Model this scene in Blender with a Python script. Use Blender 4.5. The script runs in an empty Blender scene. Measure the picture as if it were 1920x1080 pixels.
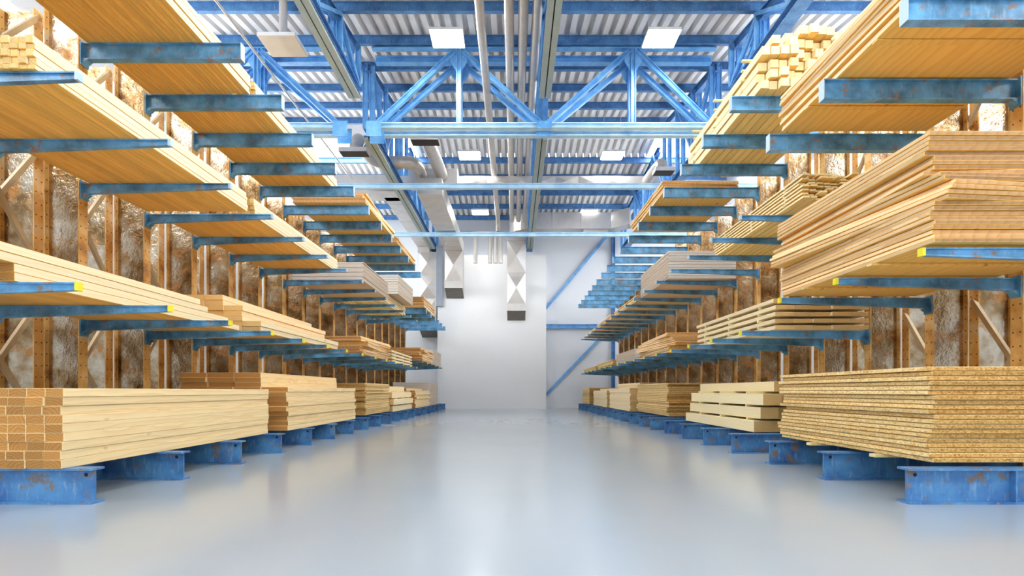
import bpy, bmesh, math, random
from mathutils import Vector, Matrix, Euler

random.seed(7)
SC = bpy.context.scene
COL = SC.collection
PI = math.pi
H = 1.2            # eye height
CX, CY, F = 964.0, 733.0, 1000.0   # principal point and focal length of the photograph, px at 1920x1080

# ------------------------------------------------------------------ helpers
def tag(o, label=None, cat=None, group=None, kind='thing'):
    if label: o['label'] = label
    if cat: o['category'] = cat
    if group: o['group'] = group
    if kind: o['kind'] = kind
    return o

def empty(name, loc=(0, 0, 0), rz=0.0):
    o = bpy.data.objects.new(name, None)
    o.empty_display_size = 0.1
    COL.objects.link(o)
    o.location = loc
    o.rotation_euler = (0, 0, rz)
    return o

def link(name, me, parent=None, loc=(0, 0, 0), rz=0.0):
    o = bpy.data.objects.new(name, me)
    COL.objects.link(o)
    if parent: o.parent = parent
    o.location = loc
    o.rotation_euler = (0, 0, rz)
    return o

class MB:
    """collects faces for one mesh object"""
    def __init__(s): s.v = []; s.f = []; s.m = []; s.sm = []
    def add(s, vs, fs, mi=0, smooth=False):
        b = len(s.v)
        s.v += [tuple(v) for v in vs]
        for f in fs:
            s.f.append([b + i for i in f]); s.m.append(mi); s.sm.append(smooth)
    def box(s, x0, x1, y0, y1, z0, z1, mi=0):
        vs = [(x0,y0,z0),(x1,y0,z0),(x1,y1,z0),(x0,y1,z0),(x0,y0,z1),(x1,y0,z1),(x1,y1,z1),(x0,y1,z1)]
        s.add(vs, [(0,3,2,1),(4,5,6,7),(0,1,5,4),(1,2,6,5),(2,3,7,6),(3,0,4,7)], mi)
    def hexa(s, vs, mi=0):
        s.add(vs, [(0,3,2,1),(4,5,6,7),(0,1,5,4),(1,2,6,5),(2,3,7,6),(3,0,4,7)], mi)
    def bar(s, a, b, w, h, up=(0,0,1), mi=0):
        a = Vector(a); b = Vector(b); d = (b - a).normalized(); up = Vector(up)
        sx = d.cross(up)
        if sx.length < 1e-4: sx = d.cross(Vector((1,0,0)))
        sx.normalize(); uz = sx.cross(d).normalized()
        p = []
        for c in (a, b):
            for (i, j) in ((-1,-1),(1,-1),(1,1),(-1,1)):
                p.append(c + sx*(i*w/2) + uz*(j*h/2))
        s.add(p, [(0,1,2,3)[::-1],(4,5,6,7),(0,1,5,4),(1,2,6,5),(2,3,7,6),(3,0,4,7)], mi)
    def ibar(s, a, b, w, h, t=0.02, up=(0,0,1), mi=0):
        """an I-section bar: two flanges and a web"""
        a = Vector(a); b = Vector(b); d = (b - a).normalized(); up = Vector(up)
        sx = d.cross(up)
        if sx.length < 1e-4: sx = d.cross(Vector((1,0,0)))
        sx.normalize(); uz = sx.cross(d).normalized()
        o = uz*(h/2 - t/2)
        s.bar(a+o, b+o, w, t, uz, mi); s.bar(a-o, b-o, w, t, uz, mi)
        s.bar(a, b, t, h-2*t, uz, mi)
    def tube(s, pts, r, n=14, mi=0, cap=True):
        pts = [Vector(p) for p in pts]
        rings = []
        prev = None
        for i, p in enumerate(pts):
            d = (pts[min(i+1, len(pts)-1)] - pts[max(i-1, 0)]).normalized()
            if prev is None:
                u = d.cross(Vector((0,0,1)))
                if u.length < 1e-3: u = d.cross(Vector((1,0,0)))
            else:
                u = prev - d*prev.dot(d)
            u.normalize(); prev = u
            w = d.cross(u)
            rings.append([p + (u*math.cos(2*PI*k/n) + w*math.sin(2*PI*k/n))*r for k in range(n)])
        vs = [v for q in rings for v in q]
        fs = []
        for i in range(len(pts)-1):
            for k in range(n):
                fs.append((i*n+k, i*n+(k+1)%n, (i+1)*n+(k+1)%n, (i+1)*n+k))
        s.add(vs, fs, mi, True)
        if cap:
            s.add(rings[0], [tuple(range(n))[::-1]], mi); s.add(rings[-1], [tuple(range(n))], mi)
    def mesh(s, name, mats):
        me = bpy.data.meshes.new(name)
        me.from_pydata(s.v, [], s.f)
        for m in mats: me.materials.append(m)
        for p, mi, sm in zip(me.polygons, s.m, s.sm):
            p.material_index = mi; p.use_smooth = sm
        me.update()
        return me
    def build(s, name, mats, parent=None, loc=(0,0,0), rz=0.0):
        if not isinstance(mats, (list, tuple)): mats = [mats]
        return link(name, s.mesh(name, mats), parent, loc, rz)

_boxes = {}
def board_mesh(name, w, l, h, mats, c=0.004):
    """chamfered board centred on x and y, resting on z = 0; slot 0 faces, 1 ends, 2 long edges"""
    key = (name, round(w,4), round(l,3), round(h,4), tuple(m.name for m in mats))
    if key in _boxes: return _boxes[key]
    bm = bmesh.new()
    bmesh.ops.create_cube(bm, size=1.0)
    for v in bm.verts:
        v.co.x *= w; v.co.y *= l; v.co.z = (v.co.z + .5) * h
    bm.normal_update()
    for f in bm.faces:
        n = f.normal
        f.material_index = 1 if abs(n.y) > .9 else (2 if abs(n.x) > .9 else 0)
    bmesh.ops.bevel(bm, geom=bm.edges[:], offset=min(c, h*.2), segments=1, affect='EDGES', profile=.5)
    me = bpy.data.meshes.new(name)
    bm.to_mesh(me); bm.free()
    for m in mats: me.materials.append(m)
    _boxes[key] = me
    return me

# ------------------------------------------------------------------ materials
def new_mat(name):
    m = bpy.data.materials.new(name); m.use_nodes = True
    nt = m.node_tree; nt.nodes.clear()
    out = nt.nodes.new('ShaderNodeOutputMaterial')
    b = nt.nodes.new('ShaderNodeBsdfPrincipled')
    nt.links.new(b.outputs[0], out.inputs[0])
    return m, nt, b

class NT:
    def __init__(s, nt): s.nt = nt
    def n(s, t, **kw):
        x = s.nt.nodes.new(t)
        for k, v in kw.items(): setattr(x, k, v)
        return x
    def l(s, a, b): s.nt.links.new(a, b)
    def math(s, op, a, b=None, clamp=False):
        x = s.n('ShaderNodeMath', operation=op, use_clamp=clamp)
        for i, v in enumerate((a, b)):
            if v is None: continue
            if isinstance(v, (int, float)): x.inputs[i].default_value = v
            else: s.l(v, x.inputs[i])
        return x.outputs[0]
    def mapping(s, vec, scale=(1,1,1), loc=(0,0,0)):
        x = s.n('ShaderNodeMapping')
        x.inputs['Scale'].default_value = scale; x.inputs['Location'].default_value = loc
        s.l(vec, x.inputs['Vector']); return x.outputs[0]
    def noise(s, vec, scale, detail=3, rough=.55, dist=0):
        x = s.n('ShaderNodeTexNoise')
        x.inputs['Scale'].default_value = scale; x.inputs['Detail'].default_value = detail
        x.inputs['Roughness'].default_value = rough; x.inputs['Distortion'].default_value = dist
        s.l(vec, x.inputs['Vector']); return x.outputs['Fac']
    def ramp(s, fac, stops):
        x = s.n('ShaderNodeValToRGB')
        e = x.color_ramp.elements
        while len(e) < len(stops): e.new(.5)
        for q, (p, c) in zip(e, stops):
            q.position = p; q.color = (*c, 1) if len(c) == 3 else c
        s.l(fac, x.inputs[0]); return x.outputs[0]
    def step(s, fac, lo, hi):
        x = s.n('ShaderNodeMapRange', clamp=True)
        x.inputs['From Min'].default_value = lo; x.inputs['From Max'].default_value = hi
        s.l(fac, x.inputs['Value']); return x.outputs[0]
    def mix(s, fac, a, b, mode='MIX'):
        x = s.n('ShaderNodeMix', data_type='RGBA', blend_type=mode)
        for i, v in ((0, fac), (6, a), (7, b)):
            if isinstance(v, (int, float)): x.inputs[i].default_value = v
            elif isinstance(v, tuple): x.inputs[i].default_value = (*v, 1)
            else: s.l(v, x.inputs[i])
        return x.outputs[2]
    def bump(s, h, strength, dist=.01):
        x = s.n('ShaderNodeBump'); x.inputs['Strength'].default_value = strength
        x.inputs['Distance'].default_value = dist; s.l(h, x.inputs['Height']); return x.outputs[0]
    def coords(s, spread=(11.3, 37.1, 5.7)):
        """object coordinates moved by a random amount per object"""
        tc = s.n('ShaderNodeTexCoord'); oi = s.n('ShaderNodeObjectInfo')
        c = s.n('ShaderNodeCombineXYZ')
        for i, k in enumerate(spread): s.l(s.math('MULTIPLY', oi.outputs['Random'], k), c.inputs[i])
        a = s.n('ShaderNodeVectorMath', operation='ADD')
        s.l(tc.outputs['Object'], a.inputs[0]); s.l(c.outputs[0], a.inputs[1])
        return tc.outputs['Object'], a.outputs[0], oi.outputs['Random']

def wood(name, light, dark, freq=26, contrast=.55, vary=.16, rough=.6, knots=.0):
    m, nt, b = new_mat(name); g = NT(nt)
    raw, pos, rnd = g.coords()
    wob = g.noise(g.mapping(pos, (2.2, .55, 2.2)), 1.6, 2)
    sx = g.n('ShaderNodeSeparateXYZ'); g.l(raw, sx.inputs[0])
    ox = g.math('SUBTRACT', g.math('MULTIPLY', rnd, .5), .25)
    px = g.math('ADD', sx.outputs[0], ox)
    pz = g.math('ADD', sx.outputs[2], g.math('ADD', g.math('MULTIPLY', g.math('FRACT', g.math('MULTIPLY', rnd, 7.3)), .3), .03))
    r = g.math('SQRT', g.math('ADD', g.math('MULTIPLY', px, px), g.math('MULTIPLY', pz, pz)))
    r = g.math('ADD', r, g.math('MULTIPLY', wob, .16))
    ring = g.math('FRACT', g.math('MULTIPLY', r, freq))
    ring = g.math('POWER', ring, 2.2)
    fine = g.noise(g.mapping(pos, (60, 1.6, 60)), 1.0, 3, .6)
    t = g.math('ADD', g.math('MULTIPLY', ring, contrast), g.math('MULTIPLY', g.math('SUBTRACT', fine, .5), .5), clamp=True)
    col = g.mix(t, light, dark)
    if knots:
        k = g.noise(g.mapping(pos, (7, 2.6, 7)), 1.0, 1)
        col = g.mix(g.math('MULTIPLY', g.step(k, .74, .80), knots), col, (.36, .15, .04))
    v = g.math('ADD', g.math('MULTIPLY', g.math('FRACT', g.math('MULTIPLY', rnd, 13.7)), vary), 1 - vary*.6)
    cc = g.n('ShaderNodeCombineXYZ')
    for i in range(3): g.l(v, cc.inputs[i])
    col = g.mix(1.0, col, cc.outputs[0], 'MULTIPLY')
    g.l(col, b.inputs['Base Color']); b.inputs['Roughness'].default_value = rough
    b.inputs['Specular IOR Level'].default_value = .3
    g.l(g.bump(t, .12, .003), b.inputs['Normal'])
    return m

def chip(name, base, light, dark, scale=1.0):
    m, nt, b = new_mat(name); g = NT(nt)
    raw, pos, rnd = g.coords()
    a = g.noise(pos, 45*scale, 3, .7)
    vo = g.n('ShaderNodeTexVoronoi'); vo.inputs['Scale'].default_value = 70*scale
    g.l(g.mapping(pos, (1, .5, 1.6)), vo.inputs['Vector'])
    sp = g.n('ShaderNodeSeparateColor'); g.l(vo.outputs['Color'], sp.inputs[0])
    t = g.math('ADD', g.math('MULTIPLY', a, .7), g.math('MULTIPLY', sp.outputs[0], .35))
    col = g.ramp(t, [(.25, dark), (.5, base), (.78, light)])
    v = g.math('ADD', g.math('MULTIPLY', g.math('FRACT', g.math('MULTIPLY', rnd, 13.7)), .30), .76)
    cc = g.n('ShaderNodeCombineXYZ')
    for i in range(3): g.l(v, cc.inputs[i])
    col = g.mix(1.0, col, cc.outputs[0], 'MULTIPLY')
    g.l(col, b.inputs['Base Color']); b.inputs['Roughness'].default_value = .75
    b.inputs['Specular IOR Level'].default_value = .25
    g.l(g.bump(a, .3, .004), b.inputs['Normal'])
    return m

def plain(name, col, rough=.5, metal=0.0, noise=.06, nscale=3.0, bump=0.0, spec=.5):
    m, nt, b = new_mat(name); g = NT(nt)
    raw, pos, rnd = g.coords()
    a = g.noise(pos, nscale, 4)
    c = g.mix(a, tuple(max(0, x*(1-noise*2)) for x in col), tuple(min(1, x*(1+noise*1.2)) for x in col))
    g.l(c, b.inputs['Base Color']); b.inputs['Roughness'].default_value = rough
    b.inputs['Metallic'].default_value = metal; b.inputs['Specular IOR Level'].default_value = spec
    if bump: g.l(g.bump(a, bump, .01), b.inputs['Normal'])
    return m

def blue_paint(name, a, bcol, rust=(.30, .13, .04), amount=.5, rough=.38, scale=1.0):
    """worn blue enamel with rust blotches and scratches"""
    m, nt, b = new_mat(name); g = NT(nt)
    raw, pos, rnd = g.coords((3.1, 17.3, 2.7))
    n1 = g.noise(pos, 2.6*scale, 4, .6)
    n2 = g.noise(pos, 5.5*scale, 6, .68)
    n3 = g.noise(g.mapping(pos, (14, 14, 3)), 2.0*scale, 3)
    c = g.mix(g.step(n1, .34, .66), a, bcol)
    c = g.mix(g.math('MULTIPLY', g.step(n3, .55, .75), .28), c, (.55, .68, .80))
    rm = g.step(n2, .655 - .10*amount, .72 - .10*amount)
    rr = g.mix(g.noise(pos, 22, 3), tuple(x*.55 for x in rust), tuple(min(1, x*1.6) for x in rust))
    c = g.mix(g.math('MULTIPLY', rm, .85), c, rr)
    g.l(c, b.inputs['Base Color'])
    g.l(g.math('ADD', g.math('MULTIPLY', rm, .4), rough), b.inputs['Roughness'])
    g.l(g.bump(n2, .12, .008), b.inputs['Normal'])
    return m

def rusty_web(name):
    """galvanised column plate, wet-looking zinc spangle broken by brown and orange rust"""
    m, nt, b = new_mat(name); g = NT(nt)
    raw, pos, rnd = g.coords((3.1, 7.3, 12.7))
    big = g.noise(pos, 1.1, 4, .6)
    mid = g.noise(pos, 3.2, 6, .66)
    pit = g.noise(pos, 13, 3, .6)
    c = g.ramp(g.math('ADD', g.math('MULTIPLY', big, .6), g.math('MULTIPLY', mid, .4)),
               [(.36, (.12, .065, .025)), (.45, (.32, .215, .11)), (.54, (.50, .43, .33)), (.67, (.70, .67, .62))])
    rustm = g.step(g.noise(pos, 2.3, 6, .68), .53, .66)
    c = g.mix(g.math('MULTIPLY', rustm, .9), c, (.52, .23, .05))
    g.l(c, b.inputs['Base Color'])
    g.l(g.math('SUBTRACT', .92, g.math('MULTIPLY', rustm, .5)), b.inputs['Metallic'])
    g.l(g.math('ADD', .13, g.math('MULTIPLY', rustm, .30)), b.inputs['Roughness'])
    g.l(g.bump(g.math('ADD', g.math('MULTIPLY', pit, .5), g.math('MULTIPLY', mid, 1.0)), .60, .03), b.inputs['Normal'])
    return m

def holed_flange(name):
    """ochre rusted flange with two lines of bolt holes"""
    m, nt, b = new_mat(name); g = NT(nt)
    raw, pos, rnd = g.coords((3.1, 7.3, 12.7))
    n = g.noise(pos, 2.2, 5, .6)
    c = g.ramp(n, [(.28, (.30, .13, .04)), (.42, (.66, .34, .08)), (.56, (.80, .50, .17)), (.70, (.78, .64, .44))])
    sp = g.n('ShaderNodeSeparateXYZ'); g.l(raw, sp.inputs[0])
    zz = g.math('SUBTRACT', g.math('FRACT', g.math('DIVIDE', sp.outputs[2], .19)), .5)
    zz = g.math('MULTIPLY', zz, .19)
    yy = g.math('SUBTRACT', g.math('ABSOLUTE', sp.outputs[1]), .052)
    d = g.math('SQRT', g.math('ADD', g.math('MULTIPLY', zz, zz), g.math('MULTIPLY', yy, yy)))
    hole = g.math('LESS_THAN', d, .011)
    c = g.mix(hole, c, (.015, .012, .01))
    g.l(c, b.inputs['Base Color']); b.inputs['Roughness'].default_value = .5
    b.inputs['Metallic'].default_value = .15
    g.l(g.bump(n, .2, .01), b.inputs['Normal'])
    return m

def emitter(name, col, strength):
    m = bpy.data.materials.new(name); m.use_nodes = True
    nt = m.node_tree; nt.nodes.clear()
    out = nt.nodes.new('ShaderNodeOutputMaterial'); e = nt.nodes.new('ShaderNodeEmission')
    e.inputs[0].default_value = (*col, 1); e.inputs[1].default_value = strength
    nt.links.new(e.outputs[0], out.inputs[0])
    return m

def floor_mat():
    m, nt, b = new_mat('floor_epoxy'); g = NT(nt)
    tc = g.n('ShaderNodeTexCoord')
    n = g.noise(tc.outputs['Object'], .35, 3); n2 = g.noise(tc.outputs['Object'], 5, 4)
    c = g.mix(n, (.335, .39, .445), (.395, .45, .505))
    g.l(c, b.inputs['Base Color'])
    g.l(g.math('ADD', g.math('MULTIPLY', n2, .012), FLOOR_ROUGH), b.inputs['Roughness'])
    b.inputs['Specular IOR Level'].default_value = .75
    return m
FLOOR_ROUGH = .17

M = {}
M['pine'] = wood('pine_planed', (.89, .69, .38), (.68, .42, .155), 18, .42, .12, knots=.5)
M['pine_end'] = wood('pine_end_grain', (.56, .275, .072), (.31, .12, .025), 34, .75, .36)
M['pine_pale'] = wood('pine_pale_planed', (.91, .755, .47), (.77, .53, .24), 16, .34, .10, knots=.35)
M['pine_pale_end'] = wood('pine_pale_end_grain', (.78, .53, .22), (.55, .30, .09), 34, .6, .2)
M['batten'] = wood('batten_side', (.93, .81, .55), (.80, .58, .28), 22, .35, .14)
M['batten_face'] = wood('batten_face', (.93, .56, .13), (.68, .32, .04), 22, .45, .24)  # oranger than the sides: floor bounce on the undersides put into the colour
M['batten_end'] = wood('batten_end_grain', (.84, .58, .23), (.58, .33, .09), 40, .6, .3)
M['spruce'] = wood('spruce_side', (.93, .80, .50), (.86, .64, .32), 20, .3, .12)
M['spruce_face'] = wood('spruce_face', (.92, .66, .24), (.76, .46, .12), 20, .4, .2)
M['spruce_end'] = wood('spruce_end_grain', (.92, .82, .50), (.76, .58, .24), 42, .5, .16)
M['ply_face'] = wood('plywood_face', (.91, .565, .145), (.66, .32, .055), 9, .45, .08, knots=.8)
M['ply_edge'] = wood('plywood_long_edge', (.92, .68, .39), (.60, .31, .12), 9, .5, .62)
M['ply_end'] = wood('plywood_cut_end', (.55, .31, .14), (.34, .165, .06), 9, .5, .66)
M['chip'] = chip('chipboard_face', (.74, .50, .20), (.86, .68, .36), (.42, .21, .05))
M['chip_end'] = chip('chipboard_cut_end', (.64, .34, .085), (.78, .54, .22), (.28, .12, .02), .8)
M['chip_edge'] = chip('chipboard_long_edge', (.86, .61, .25), (.94, .79, .48), (.54, .27, .055), .8)
M['gyps'] = plain('plasterboard_end', (.88, .86, .84), .8, 0, .03)
M['gyps_edge'] = plain('plasterboard_paper_edge', (.56, .46, .37), .8, 0, .06)
M['gyps_face'] = plain('plasterboard_back_paper', (.62, .48, .33), .85, 0, .06)
M['pine_under'] = wood('pine_bounce_tint_face', (.84, .48, .11), (.62, .29, .045), 14, .45, .16)  # same pine, with warm bounce light on undersides painted into the colour
M['stick'] = wood('spacer_wood', (.90, .78, .42), (.74, .56, .22), 20, .4, .2)
M['arm'] = blue_paint('arm_blue_paint', (.042, .155, .285), (.155, .47, .82), rust=(.33, .16, .05), amount=.8, rough=.28)
M['base'] = blue_paint('base_blue_paint', (.03, .125, .36), (.09, .28, .55), rust=(.20, .14, .08), amount=.95)
M['steel_blue'] = blue_paint('structure_blue_paint', (.085, .30, .66), (.19, .47, .82), rust=(.30, .30, .34), amount=-.1, rough=.4)
M['dark_blue'] = blue_paint('purlin_blue_paint', (.045, .15, .38), (.09, .27, .56), rust=(.10, .12, .18), amount=.1, rough=.5)
M['pale_blue'] = blue_paint('tie_blue_paint', (.33, .57, .80), (.52, .74, .90), rust=(.4, .42, .45), amount=-.3, rough=.35)
M['tray'] = plain('tray_grey_green', (.34, .40, .38), .5, .2, .1)
M['trunking'] = plain('trunking_blue_grey', (.27, .31, .37), .5, .1, .08)
M['web'] = rusty_web('rusty_column_web')
M['flange'] = holed_flange('ochre_column_flange')
M['brace'] = plain('brace_tan_steel', (.62, .46, .26), .5, .2, .18, 4)
M['yellow'] = plain('end_stop_yellow', (.90, .78, .03), .5, 0, .05)
M['cap'] = plain('arm_cap_pale', (.50, .66, .78), .45, 0, .06)
M['black'] = plain('hole_black', (.012, .012, .014), .8, 0, .05)
M['galv'] = plain('galvanised_duct', (.62, .595, .57), .34, .5, .10, 2.2, .05)
M['galv_brown'] = plain('duct_outlet_dark', (.20, .18, .16), .6, .2, .12)
M['pipe'] = plain('galvanised_pipe', (.60, .565, .53), .34, .5, .10, 6, .05)
M['grille'] = plain('grille_black', (.012, .009, .008), .7, 0, .1)
M['white_wall'] = plain('wall_white_paint', (.80, .815, .83), .65, 0, .02, .6, spec=.3)
M['cladding'] = plain('wall_cladding_pale', (.76, .785, .82), .5, 0, .02, .6, spec=.4)
M['roof'] = plain('roof_sheet_white', (.84, .83, .82), .5, 0, .06, 1.6)
M['lamp_body'] = plain('lamp_housing_white', (.8, .8, .8), .4)
M['lamp_off'] = plain('heater_tan_panel', (.62, .54, .43), .6)
M['floor'] = floor_mat()
LAMP = 40.0
M['lamp'] = emitter('lamp_glow', (1.0, .985, .965), LAMP)
M['lamp_wall'] = emitter('lamp_glow_by_wall', (1.0, .985, .965), LAMP*.5)
M['glazing'] = emitter('side_glazing_glow', (.95, .98, 1.0), 4.5)
M['sky'] = emitter('rooflight_glow', (.95, .98, 1.0), 6.0)
M['tape'] = plain('floor_tape_yellow', (.72, .56, .20), .6)

ORD = ['', 'first', 'second', 'third', 'fourth', 'fifth', 'sixth', 'seventh', 'eighth', 'ninth', 'tenth', 'eleventh', 'twelfth',
       'thirteenth', 'fourteenth', 'fifteenth', 'sixteenth', 'seventeenth', 'eighteenth', 'nineteenth', 'twentieth', 'twenty-first',
       'twenty-second', 'twenty-third', 'twenty-fourth', 'twenty-fifth', 'twenty-sixth', 'twenty-seventh', 'twenty-eighth']
SIDE = {-1: 'left-side', 1: 'right-side'}

# ------------------------------------------------------------------ setting
WALL_Y, PART_Y = 37.5, 35.45
XW = 12.6
Y_OPEN = -9.0  # unseen rear end left without a wall, opening added for frontal world fill
def structure(name, mb, mats, loc=(0,0,0)):
    o = mb.build(name, mats, None, loc); o['kind'] = 'structure'; return o

f = MB(); f.box(-XW-.3, XW+.3, Y_OPEN-6, WALL_Y+.3, -.2, 0); structure('floor', f, M['floor'])
w = MB(); w.box(-XW-.3, XW+.3, WALL_Y, WALL_Y+.3, 0, 15.2); structure('wall_back', w, M['cladding'])
w = MB(); w.box(-XW-.3, -XW, Y_OPEN, WALL_Y, 0, 15.2); structure('wall_left', w, M['white_wall'])
w = MB(); w.box(XW, XW+.3, Y_OPEN, WALL_Y, 0, 15.2); structure('wall_right', w, M['white_wall'])
for i, (sx, sd) in enumerate(((-1, 'left-side'), (1, 'right-side'))):
    mb = MB(); y = Y_OPEN + 1.0
    while y < WALL_Y - 1.5:
        xa = sx*(XW - .012)
        mb.box(min(xa, sx*(XW-.002)), max(xa, sx*(XW-.002)), y, y+1.75, 8.4, 10.9)
        y += 2.0
    o = structure('window_%d' % (i+3), mb, M['glazing']); o['label'] = 'band of bright translucent glazing high in the %s wall' % sd
# white partition standing in front of the end wall
w = MB(); w.box(-5.10, 2.13, PART_Y, WALL_Y-.02, 0, 1.2 + .255*PART_Y); structure('wall_partition', w, M['white_wall'])

# roof heights: rises to a ridge across the hall, then falls gently to the end wall
RIDGE = 27.6
def roof_z(y):
    return H + (12.30 + .172*(y - 18.46) if y < RIDGE else 13.05 - .082*(y - RIDGE))

def corrugated(name, y0, y1, x0, x1, pitch=.38, depth=.26):
    """trapezoid profile sheet with ribs running along the hall"""
    mb = MB(); xs = []
    n = int(round((x1-x0)/pitch))
    for i in range(n):
        a = x0 + i*pitch
        xs += [(a, 0), (a+pitch*.50, 0), (a+pitch*.58, depth), (a+pitch*.92, depth)]
    xs.append((x0+n*pitch, 0))
    za, zb = roof_z(y0), roof_z(y1 - 1e-4 if y1 == RIDGE else y1)
    vs = []
    for x, d in xs: vs += [(x, y0, za+d), (x, y1, zb+d)]
    for x, d in xs: vs += [(x, y0, za+d+.03), (x, y1, zb+d+.03)]
    k = len(xs)*2
    fs = []
    for i in range(len(xs)-1):
        fs.append((2*i, 2*i+1, 2*i+3, 2*i+2)); fs.append((k+2*i, k+2*i+2, k+2*i+3, k+2*i+1))
    mb.add(vs, fs)
    return structure(name, mb, M['roof'])

# centre and outer bays; rooflights fill a strip by the ridge in the two outer bays
XL, XR = -5.45, 7.55
corrugated('ceiling', Y_OPEN, RIDGE, -12.54, 12.54)
corrugated('ceiling_rear', 29.5, WALL_Y, -12.54, 12.54)
corrugated('ceiling_centre', RIDGE+.001, 29.5, XL+.2, XL+.2+.38*33)
for i, (a, b) in enumerate(((-12.54, XL+.2), (XL+.2+.38*33, 12.54))):
    p = MB()
    za, zb = roof_z(RIDGE+.001), roof_z(29.5)
    p.hexa([(a,RIDGE,za),(b,RIDGE,za),(b,29.5,zb),(a,29.5,zb),(a,RIDGE,za+.03),(b,RIDGE,za+.03),(b,29.5,zb+.03),(a,29.5,zb+.03)])
    o = structure('window_%d' % (i+1), p, M['sky'])
    o['label'] = 'bright translucent rooflight strip along the ridge over the %s bay' % ('left-side' if i == 0 else 'right-side')
p = MB(); p.box(-12.54, 12.54, RIDGE, RIDGE+.05, roof_z(RIDGE+.01), roof_z(RIDGE-.01)+.1); structure('trim_1', p, M['roof'])

# purlins under the roof sheets
ys = []
y = 18.46
while y > 8: y -= 2.08
y += 2.08
while y < RIDGE: ys.append(y); y += 2.08
ys += [29.45, 31.4, 33.4, 35.4, 37.2]
for i, y in enumerate(ys):
    z = roof_z(y) - .02
    mb = MB(); mb.ibar((-12.5, 0, -.15), (12.5, 0, -.15), .14, .30, .022)
    o = mb.build('purlin', M['dark_blue'], None, (0, y, z))
    tag(o, 'dark blue purlin under the corrugated roof, %s from the entrance end' % ORD[i+1], 'purlin', 'purlins under the roof')

# ------------------------------------------------------------------ roof steel
def truss(y, zb, zt, label, xs_low, xs_top, ends, group):
    """one lattice truss across a bay: two chords, posts and diagonals"""
    t = empty('roof_truss', ((xs_low[0]+xs_low[-1])/2, y, zb))
    cx = t.location.x
    tag(t, label, 'roof truss', group)
    h = zt - zb
    mb = MB(); mb.ibar((ends[0]-cx, 0, 0), (ends[1]-cx, 0, 0), .24, .18, .03); mb.build('bottom_chord', M['pale_blue'], t)
    mb = MB(); mb.ibar((ends[0]-cx, 0, h), (ends[1]-cx, 0, h), .24, .24, .03); mb.build('top_chord', M['steel_blue'], t)
    for x in xs_top:
        mb = MB(); mb.ibar((x-cx, 0, .12), (x-cx, 0, h-.12), .17, .17, .03, (1,0,0)); mb.build('post', M['steel_blue'], t)
        mb = MB(); mb.box(x-cx-.30, x-cx+.30, -.02, .02, h-.55, h-.12)
        mb.add([(x-cx-.30,-.02,h-.55),(x-cx+.30,-.02,h-.55),(x-cx+.12,-.02,h-.85),(x-cx-.12,-.02,h-.85)], [(0,3,2,1)])
        mb.build('gusset', M['steel_blue'], t)
    for x in xs_low:
        gz = -.13 if x == 1.04 else -.40
        mb = MB(); mb.box(x-cx-.26, x-cx+.26, -.145, -.131, gz, .13); mb.build('gusset', M['steel_blue'], t)
        for q in xs_top:
            if abs(q - x) < 3.6:
                s = 1 if q > x else -1
                mb = MB(); mb.ibar((x-cx+s*.15, 0, .12), (q-cx-s*.12, 0, h-.16), .16, .17, .03); mb.build('diagonal', M['steel_blue'], t)
    return t

Z1, Z2 = H+9.22, H+12.02
for (y, dz, nm) in ((18.6, 0, 'front'), (19.1, -.03, 'rear')):
    truss(y, Z1+dz, Z2+dz*6.6, 'light blue lattice truss, %s one of the pair, over the wide centre aisle' % nm, (-4.87, 1.04, 6.97), (-1.93, 4.15), (-4.95, 7.05), 'lattice trusses across the roof')
    truss(y, Z1+dz, Z2+dz*6.6, 'light blue lattice truss, %s one of the pair, over the left-side rack' % nm, (-11.9, -6.03), (-8.97,), (-12.5, -5.9), 'lattice trusses across the roof')
    truss(y, Z1+dz, Z2+dz*6.6, 'light blue lattice truss, %s one of the pair, over the right-side rack' % nm, (8.13, 12.05), (10.1,), (8.05, 12.5), 'lattice trusses across the roof')
for i, (y, zz) in enumerate(((23.6, 9.05), (30.5, 8.94))):
    mb = MB(); mb.ibar((-12.5, 0, 0), (12.5, 0, 0), .22, .22, .03)
    tag(mb.build('roof_tie', M['pale_blue'], None, (0, y, H+zz)), 'long pale blue horizontal tie beam %s' % ('beyond the lattice trusses' if i == 0 else 'close to the white end wall'), 'tie beam')

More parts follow.
